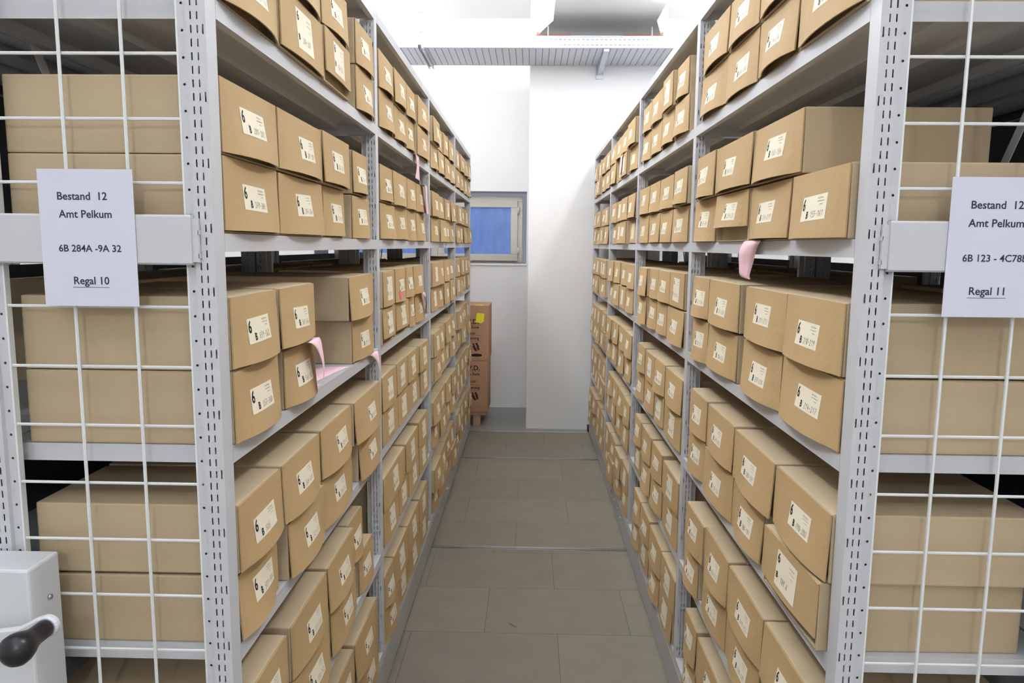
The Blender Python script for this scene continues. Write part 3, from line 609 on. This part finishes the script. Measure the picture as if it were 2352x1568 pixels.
def fill_box(key, c, y0, y1, kind, pr, single):
    side, bay, sh, row = key
    s = -1 if side == 'L' else 1; a = AL if side == 'L' else AR
    w = y1-y0; h = BH+random.uniform(-.002, .002); d = .350
    lid = kind in ('l', 'tl'); tall = kind in ('t', 'tl')
    hf = h*.70 if kind == 'l' else (h*.80 if kind == 'tl' else h*random.uniform(.945, .975))
    amp = random.uniform(.012, .020) if not tall else random.uniform(.003, .009)
    fn = flap_fn(s, w-.002, hf, amp, h-.0015, random.uniform(-.6, .6))
    X = s*(a-pr/1000+.003); Yc = (y0+y1)/2; Zb = SHELF[sh]+.0004+row*(BH+.0028)
    yaw = random.uniform(-.006, .006) if bay > 1 or pr < 12 else random.uniform(-.02, .02)
    if w > .285: yaw *= .3
    bv = box_body(w-.002, h, d, s)
    fv = grid(fn, 0, 1, 0, 1, 10, 5, 0, .0028)
    # sticker
    if tall: lw, lh, cu, cv = random.uniform(.098, .108), random.uniform(.074, .082)*(1 if kind == 't' else .92), .5, .50
    else: lw, lh, cu, cv = random.uniform(.100, .110), random.uniform(.043, .047), .52+random.uniform(-.05, .05), random.uniform(.46, .56)
    if kind == 'tl': cv = .52; lh = min(lh, hf*.80)
    if kind == 'l': cv = .55
    lw = min(lw, w*.62); ang = random.uniform(-.03, .03)
    def lab(x, y, off):
        xr_ = x*math.cos(ang)-y*math.sin(ang); yr_ = x*math.sin(ang)+y*math.cos(ang)
        return fn(cu+xr_/w, cv-yr_/hf, .0028+off)
    LV = []; LF = []
    for j in range(4):
        for i in range(6): LV.append(lab(-lw/2+lw*i/5, -lh/2+lh*j/3, .0004))
    for j in range(3):
        for i in range(5): q = j*6+i; LF.append((q, q+1, q+7, q+6))
    PV = []; PF = []
    def addp(vf):
        n = len(PV); PV.extend(vf[0]); PF.extend(tuple(i+n for i in f) for f in vf[1])
    L, B_, T_ = -lw/2, -lh/2, lh/2
    if not tall:
        addp(glyph('6', G6, L+lw*.035, T_-lh*.07-lh*.50, lh*.50, .85)); addp(glyph('B', GB, L+lw*.25, B_+lh*.10, lh*.30, .9))
    else:
        addp(glyph('6', G6, L+lw*.05, T_-lh*.06-.020, .020)); addp(glyph('B', GB, L+lw*.06, B_+lh*.22, .0125))
    if bay <= 2:
        s_h = (lh*.075 if not tall else .0035); SV = glyph('S', GS, L+lw*.64, T_-lh*.17, s_h); SV = (list(SV[0]), list(SV[1]))
        for kk, (f0, f1) in enumerate(((.64, .90), (.74, .86))):
            yy = T_-lh*(.27+.13*kk); n = len(SV[0]); SV[0].extend([(L+lw*f0, yy), (L+lw*f1, yy), (L+lw*f1, yy+.0007), (L+lw*f0, yy+.0007)]); SV[1].append((n, n+1, n+2, n+3))
    pv = [lab(x, y, .0008) for x, y in PV]
    num = NUM.get((side, bay, sh, row, c))
    if num is None: num = str(random.randint(124, 390)); num = num+'-'+str(int(num)+random.randint(1, 4))
    hv, hf2 = strokes(num, L+lw*(.42 if not tall else .30), B_+lh*(.13 if not tall else .20), (.0108 if not tall else .012), lw*.072, .0009 if bay == 1 else .0012)
    if bay <= 2:
        n = len(hv); hv = hv+SV[0]; hf2 = hf2+[tuple(i+n for i in f) for f in SV[1]]
    hv = [lab(x, y, .0010) for x, y in hv]
    if not single: return (X, Yc, Zb, yaw, bv, fv, (LV, LF), (pv, PF), (hv, hf2))
    o = link('archive_box', bv, M['card'], None, (X, Yc, Zb)); o.rotation_euler = (0, 0, yaw)
    link('front_flap', pyd('front_flap', fv[0], fv[1], False), M['flap'], o)
    lo = link('paper_label', pyd('paper_label', LV, LF, True), M['label'], o)
    link('printed_letters', pyd('printed_letters', pv, PF), M['ink'], lo)
    if bay <= 2: link('handwriting', pyd('handwriting', hv, hf2), M['pencil'], lo)
    look = 'tall label box' if tall else ('short lid box' if kind == 'l' else 'archive box')
    words = '%s, %s from front in %s row, %s, %s, %s shelving' % (look, ORD[c], 'upper' if row else 'lower', SHN[sh], BAYN[bay], 'left' if side == 'L' else 'right')
    tag(o, words, 'box', 'archive boxes on the %s shelving' % ('Regal 10' if side == 'L' else 'Regal 11'))
    if (side, bay, sh, row, c) == ('L', 2, 4, 1, 1):
        V = [lab(-lw*.52+.017*math.cos(t_*math.pi/8), -lh*.75+.017*math.sin(t_*math.pi/8), .0013) for t_ in range(16)]
        k_ = link('round_sticker', pyd('round_sticker', V, [tuple(range(16))]), M['pinkdot'], o); k_['label'] = 'round pink sticker'
        o['label'] = 'archive box with a round pink sticker beside its label, second bay of left shelving'
    return o
FAR = []
for side, bay, sh, row, cells in BOXES:
    for c, (y0, y1, kind, pr) in enumerate(cells):
        if (side, bay, sh, c) in SKIP: continue
        single = bay < 4 or sh == 3
        r = fill_box((side, bay, sh, row), c, y0, y1, kind, pr, single)
        if not single: FAR.append(r)
# the rest of the farthest bays, past three hundred: one object
V = []; F = []; MI = []
for X, Yc, Zb, yaw, bv, fv, lv, pv, hv in FAR:
    parts = [([tuple(v.co) for v in bv.vertices], [tuple(p.vertices) for p in bv.polygons], 0), (fv[0], fv[1], 1), (lv[0], lv[1], 2), (pv[0], pv[1], 3)]
    bpy.data.meshes.remove(bv); cy, sy = math.cos(yaw), math.sin(yaw)
    for vs, fs, mi in parts:
        n = len(V); V += [(X+x*cy-y*sy, Yc+x*sy+y*cy, Zb+z) for x, y, z in vs]; F += [tuple(i+n for i in f) for f in fs]; MI += [mi]*len(fs)
me = pyd('archive_boxes', V, F)
for m_ in ('card', 'flap', 'label', 'ink'): me.materials.append(M[m_])
me.polygons.foreach_set('material_index', MI)
o = link('archive_boxes', me, None); tag(o, 'remaining small archive boxes filling the farthest bays of both shelvings', 'boxes', 'archive boxes in the farthest bays', 'stuff')

# plain cartons seen through the gaps, on the outer half of each unit
for side in 'LR':
    s = -1 if side == 'L' else 1; a = AL if side == 'L' else AR; y1 = YL if side == 'L' else YR
    for k, ys in ((0, (.55, .86) if side == 'L' else (.05, .40)), (1, (.03, .36, .70)), (2, (.03, .40, .78))):
        for i, yy in enumerate(ys):
            w_ = .31; me = box_body(w_, .25, .33, s, False)
            o = link('storage_carton', me, M['card'], None, (s*(a+SD+.035), y1+k*BAY+yy+w_/2, SHELF[4]+.0004))
            tag(o, 'plain carton glimpsed behind boxes, %s from near, %s, %s shelving' % (ORD[i], BAYN[k+1], 'left' if side == 'L' else 'right'), 'carton', 'cartons on the outer halves')

# ---------------------------------------------------------------- pink slips
def slip(label, rows, z=None, n=10):
    """a paper strip through pairs of edge points, softened along its length"""
    def cr(p0, p1, p2, p3, t_):
        return .5*((2*p1)+(p2-p0)*t_+(2*p0-5*p1+4*p2-p3)*t_*t_+(3*p1-p0-3*p2+p3)*t_**3)
    R = [(Vector(a), Vector(b_)) for a, b_ in rows]; seq = []
    for i in range(len(R)-1):
        i0, i3 = max(i-1, 0), min(i+2, len(R)-1)
        for k in range(n):
            t_ = k/n; seq.append(tuple(cr(R[i0][e], R[i][e], R[i+1][e], R[i3][e], t_) for e in (0, 1)))
    seq.append(R[-1]); V = []; F = []
    for a, b_ in seq:
        for k in range(4): V.append(tuple(a.lerp(b_, k/3)))
    for i in range(len(seq)-1):
        for k in range(3): q = i*4+k; F.append((q, q+1, q+5, q+4))
    o = link('paper_slip', pyd('paper_slip', V, F, True), M['pink'])
    m_ = o.modifiers.new('thickness', 'SOLIDIFY'); m_.thickness = .0004; m_.offset = 0
    tag(o, label, 'paper slip', 'pink paper slips'); return o
xl, xr_ = -AL, AR
slip('pink paper slip curling down from the eye level shelf of right shelving', [((.60, 1.77, 1.593), (.60, 1.665, 1.593)), ((.519, 1.775, 1.5935), (.519, 1.660, 1.5935)), ((.504, 1.780, 1.586), (.507, 1.655, 1.590)), ((.498, 1.785, 1.562), (.510, 1.690, 1.572)), ((.501, 1.790, 1.534), (.514, 1.722, 1.544)), ((.503, 1.790, 1.514), (.513, 1.742, 1.514)), ((.509, 1.785, 1.506), (.515, 1.744, 1.503)), ((.515, 1.780, 1.511), (.518, 1.750, 1.507))])
slip('long pink paper slip draped down a box front in the nearest bay', [((xl-.05, 1.60, 1.3632), (xl-.05, 1.685, 1.3632)), ((xl+.008, 1.575, 1.3645), (xl+.006, 1.668, 1.3640)), ((xl+.026, 1.592, 1.357), (xl+.016, 1.676, 1.360)), ((xl+.034, 1.615, 1.325), (xl+.020, 1.682, 1.330)), ((xl+.036, 1.625, 1.290), (xl+.022, 1.686, 1.290)), ((xl+.032, 1.630, 1.246), (xl+.020, 1.682, 1.250))])
slip('pink paper slip hanging over the shelf edge at the second upright of left shelving', [((xl-.05, 2.235, 1.238), (xl-.05, 2.335, 1.238)), ((xl+.002, 2.232, 1.2385), (xl+.002, 2.335, 1.2385)), ((xl+.014, 2.250, 1.232), (xl+.010, 2.345, 1.234)), ((xl+.018, 2.300, 1.205), (xl+.010, 2.365, 1.205)), ((xl+.016, 2.345, 1.165), (xl+.008, 2.372, 1.165))])
slip('larger pink paper slip lying flat on bare shelf below eye level', [((-.62, 1.76, 1.2378), (-.53, 1.78, 1.2378)), ((-.61, 1.90, 1.2379), (-.515, 1.93, 1.2379)), ((-.59, 2.015, 1.2378), (-.502, 2.02, 1.2378))])
slip('short pink paper slip lying flat beside the draped slip', [((-.60, 1.690, 1.2378), (-.51, 1.700, 1.2378)), ((-.595, 1.748, 1.2378), (-.505, 1.753, 1.2378))])
slip('pink paper slip hanging from the upper shelf edge in the second bay', [((xl-.05, 3.155, 1.956), (xl-.05, 3.255, 1.956)), ((xl+.003, 3.150, 1.9562), (xl+.003, 3.250, 1.9562)), ((xl+.013, 3.155, 1.948), (xl+.013, 3.250, 1.948)), ((xl+.016, 3.165, 1.91), (xl+.012, 3.255, 1.91)), ((xl+.012, 3.150, 1.855), (xl+.018, 3.235, 1.850))])
slip('pink paper slip over the last upper box at eye level, second bay', [((xl-.06, 3.36, 1.8455), (xl-.06, 3.45, 1.8455)), ((xl+.008, 3.36, 1.8455), (xl+.008, 3.45, 1.8455)), ((xl+.022, 3.365, 1.836), (xl+.018, 3.455, 1.838)), ((xl+.025, 3.37, 1.78), (xl+.020, 3.455, 1.78)), ((xl+.030, 3.36, 1.715), (xl+.026, 3.45, 1.715))])
slip('pink paper slip curling off a lower box beside the third upright', [((xl-.05, 3.27, 1.3635), (xl-.05, 3.37, 1.3635)), ((xl+.008, 3.27, 1.3640), (xl+.008, 3.37, 1.3640)), ((xl+.024, 3.29, 1.357), (xl+.016, 3.38, 1.357)), ((xl+.030, 3.35, 1.32), (xl+.016, 3.405, 1.32)), ((xl+.026, 3.37, 1.265), (xl+.012, 3.41, 1.265))])
slip('small pink paper slip drooping over the shelf edge in the third bay', [((xl-.05, 4.63, 1.238), (xl-.05, 4.71, 1.238)), ((xl+.002, 4.63, 1.2385), (xl+.002, 4.71, 1.2385)), ((xl+.014, 4.64, 1.230), (xl+.010, 4.72, 1.230)), ((xl+.016, 4.70, 1.19), (xl+.010, 4.74, 1.19)), ((xl+.012, 4.74, 1.14), (xl+.008, 4.755, 1.14))])
slip('pink paper slip between two boxes high on the third bay of right shelving', [((.58, 4.23, 2.0815), (.58, 4.14, 2.0815)), ((.512, 4.23, 2.0815), (.512, 4.14, 2.0815)), ((.500, 4.24, 2.072), (.500, 4.15, 2.072)), ((.497, 4.245, 2.03), (.497, 4.155, 2.03)), ((.494, 4.25, 1.985), (.494, 4.16, 1.985))])

# ---------------------------------------------------------------- moving boxes on their pallet, far end
def moving_box(label, x1, z0, h_, yf, lines, note):
    o = MB().box(-.905, x1, yf, yf+.42, z0, z0+h_).build('moving_box', M['mbox'], bevel=.004)
    tag(o, label, 'box', 'stacked moving boxes')
    fl = MB().box(-.905+.004, x1-.004, yf-.004, yf, z0+h_*.035, z0+h_-.004); 
    f_ = fl.build('side_panel', M['mbox'], o)
    V = []; F = []
    for s_, size, x, z, al in lines:
        v, f = text2d(s_, size, .03*size, al); n = len(V); V += [(x+a, yf-.0048, z0+z+b_) for a, b_ in v]; F += [tuple(i+n for i in q) for q in f]
    def quad(xa, xb, za, zb):
        n = len(V); V.extend([(xa, yf-.0048, z0+za), (xb, yf-.0048, z0+za), (xb, yf-.0048, z0+zb), (xa, yf-.0048, z0+zb)]); F.append((n, n+1, n+2, n+3))
    xe = x1-.070
    zt = lines[0][3]; quad(xe-.20, xe, zt-.011, zt-.009); zt = lines[3][3]; quad(xe-.16, xe, zt+.034, zt+.036); quad(xe-.16, xe, zt-.016, zt-.014)
    # small printed pictogram of stacked parcels
    for (px, pz, w_, t_) in ((-.045, .30, .03, .055), (-.075, .25, .035, .05), (-.035, .235, .03, .035), (-.085, .315, .02, .03), (-.06, .205, .03, .025)):
        ca, sa = math.cos(.45), math.sin(.45); n = len(V); cx, cz = xe+px*.8+.004, z0+lines[3][3]-.185+pz*.45
        for dx, dz in ((-w_*.3, -t_*.4), (w_*.3, -t_*.4), (w_*.3, t_*.4), (-w_*.3, t_*.4)): V.append((cx+dx*ca-dz*sa, yf-.0048, cz+dx*sa+dz*ca))
        F.append((n, n+1, n+2, n+3))
    link('printed_text', pyd('printed_text', V, F), M['bink'], o)
    if note:
        hv = [(-.062+.034*math.cos(a), .011*math.sin(a)) for a in [2*math.pi*i/20 for i in range(20)]]
        hv = [(x1-.052-.055+x*.0+.045*max(-1, min(1, 1.25*math.cos(a))), z0+.052+.013*math.sin(a)) for (x, _), a in zip(hv, [2*math.pi*i/20 for i in range(20)])]
        link('hand_hole', pyd('hand_hole', [(x, yf-.0049, z) for x, z in hv], [tuple(range(20))]), M['dark'], o)  # flat dark oval painted for the shade inside the hand hole
        b = MB(); b.poly([(x1-.118, yf-.0056, z0+h_-.148), (x1-.066, yf-.0056, z0+h_-.152), (x1-.046, yf-.0056, z0+h_-.138), (x1-.040, yf-.0056, z0+h_-.070), (x1-.106, yf-.0056, z0+h_-.064)])
        b.poly([(x1-.125, yf+.0, z0+h_+.0006), (x1-.055, yf+.0, z0+h_+.0006), (x1-.055, yf+.06, z0+h_+.0006), (x1-.125, yf+.06, z0+h_+.0006)])
        n_ = b.build('sticky_note', M['yellow'], o); n_['label'] = 'yellow sticky notes'
    return o
moving_box('lower brown moving box standing on the wooden pallet', -.356, .121, .457, 6.352,
           [('V.D.', .058, -.428, .378, 'RIGHT'), ('& Sons', .035, -.428, .332, 'RIGHT'), ('0.59', .026, -.462, .266, 'RIGHT'), ('gerung', .034, -.428, .212, 'RIGHT')], False)
moving_box('upper brown moving box with yellow notes stacked on the lower one', -.349, .579, .486, 6.350,
           [('V.D.', .058, -.436, .325, 'RIGHT'), ('& Sons', .035, -.436, .286, 'RIGHT'), ('0.59', .026, -.470, .232, 'RIGHT'), ('gerung', .034, -.436, .190, 'RIGHT')], True)
t = thing('pallet', 'low wooden pallet under the moving boxes by the far wall', 'pallet', (-.64, 6.6, 0)); inv = Matrix.Translation(t.location).inverted()
def pp(o): o.parent = t; o.matrix_parent_inverse = inv; return o
for yy in (6.36, 6.52, 6.68): pp(MB().box(-.93, -.375, yy, yy+.10, .094, .120).build('deck_board', M['wood'], bevel=.002))
for xx in (-.92, -.70, -.487): pp(MB().box(xx, xx+.065, 6.365, 6.46, -.003, .094).build('block', M['wood'], bevel=.002)); pp(MB().box(xx, xx+.065, 6.69, 6.775, -.003, .094).build('block', M['wood'], bevel=.002))
o = MB().box(.512, .545, 6.215, 6.285, -.004, .045).build('rubber_stop', M['dark'], bevel=.004); tag(o, 'small black rubber stop on the floor by the pillar foot', 'stop')

o = MB().prism([(-.070, 2.925, .0006), (-.066, 2.922, .0006), (-.066, 2.922, .003), (-.070, 2.925, .003)], [(-.040, 2.895, .0006), (-.037, 2.893, .0006), (-.037, 2.893, .0022), (-.040, 2.895, .0022)]).build('splinter', M['bink'])
tag(o, 'small dark wooden splinter lying on the chipboard floor of the aisle', 'splinter')
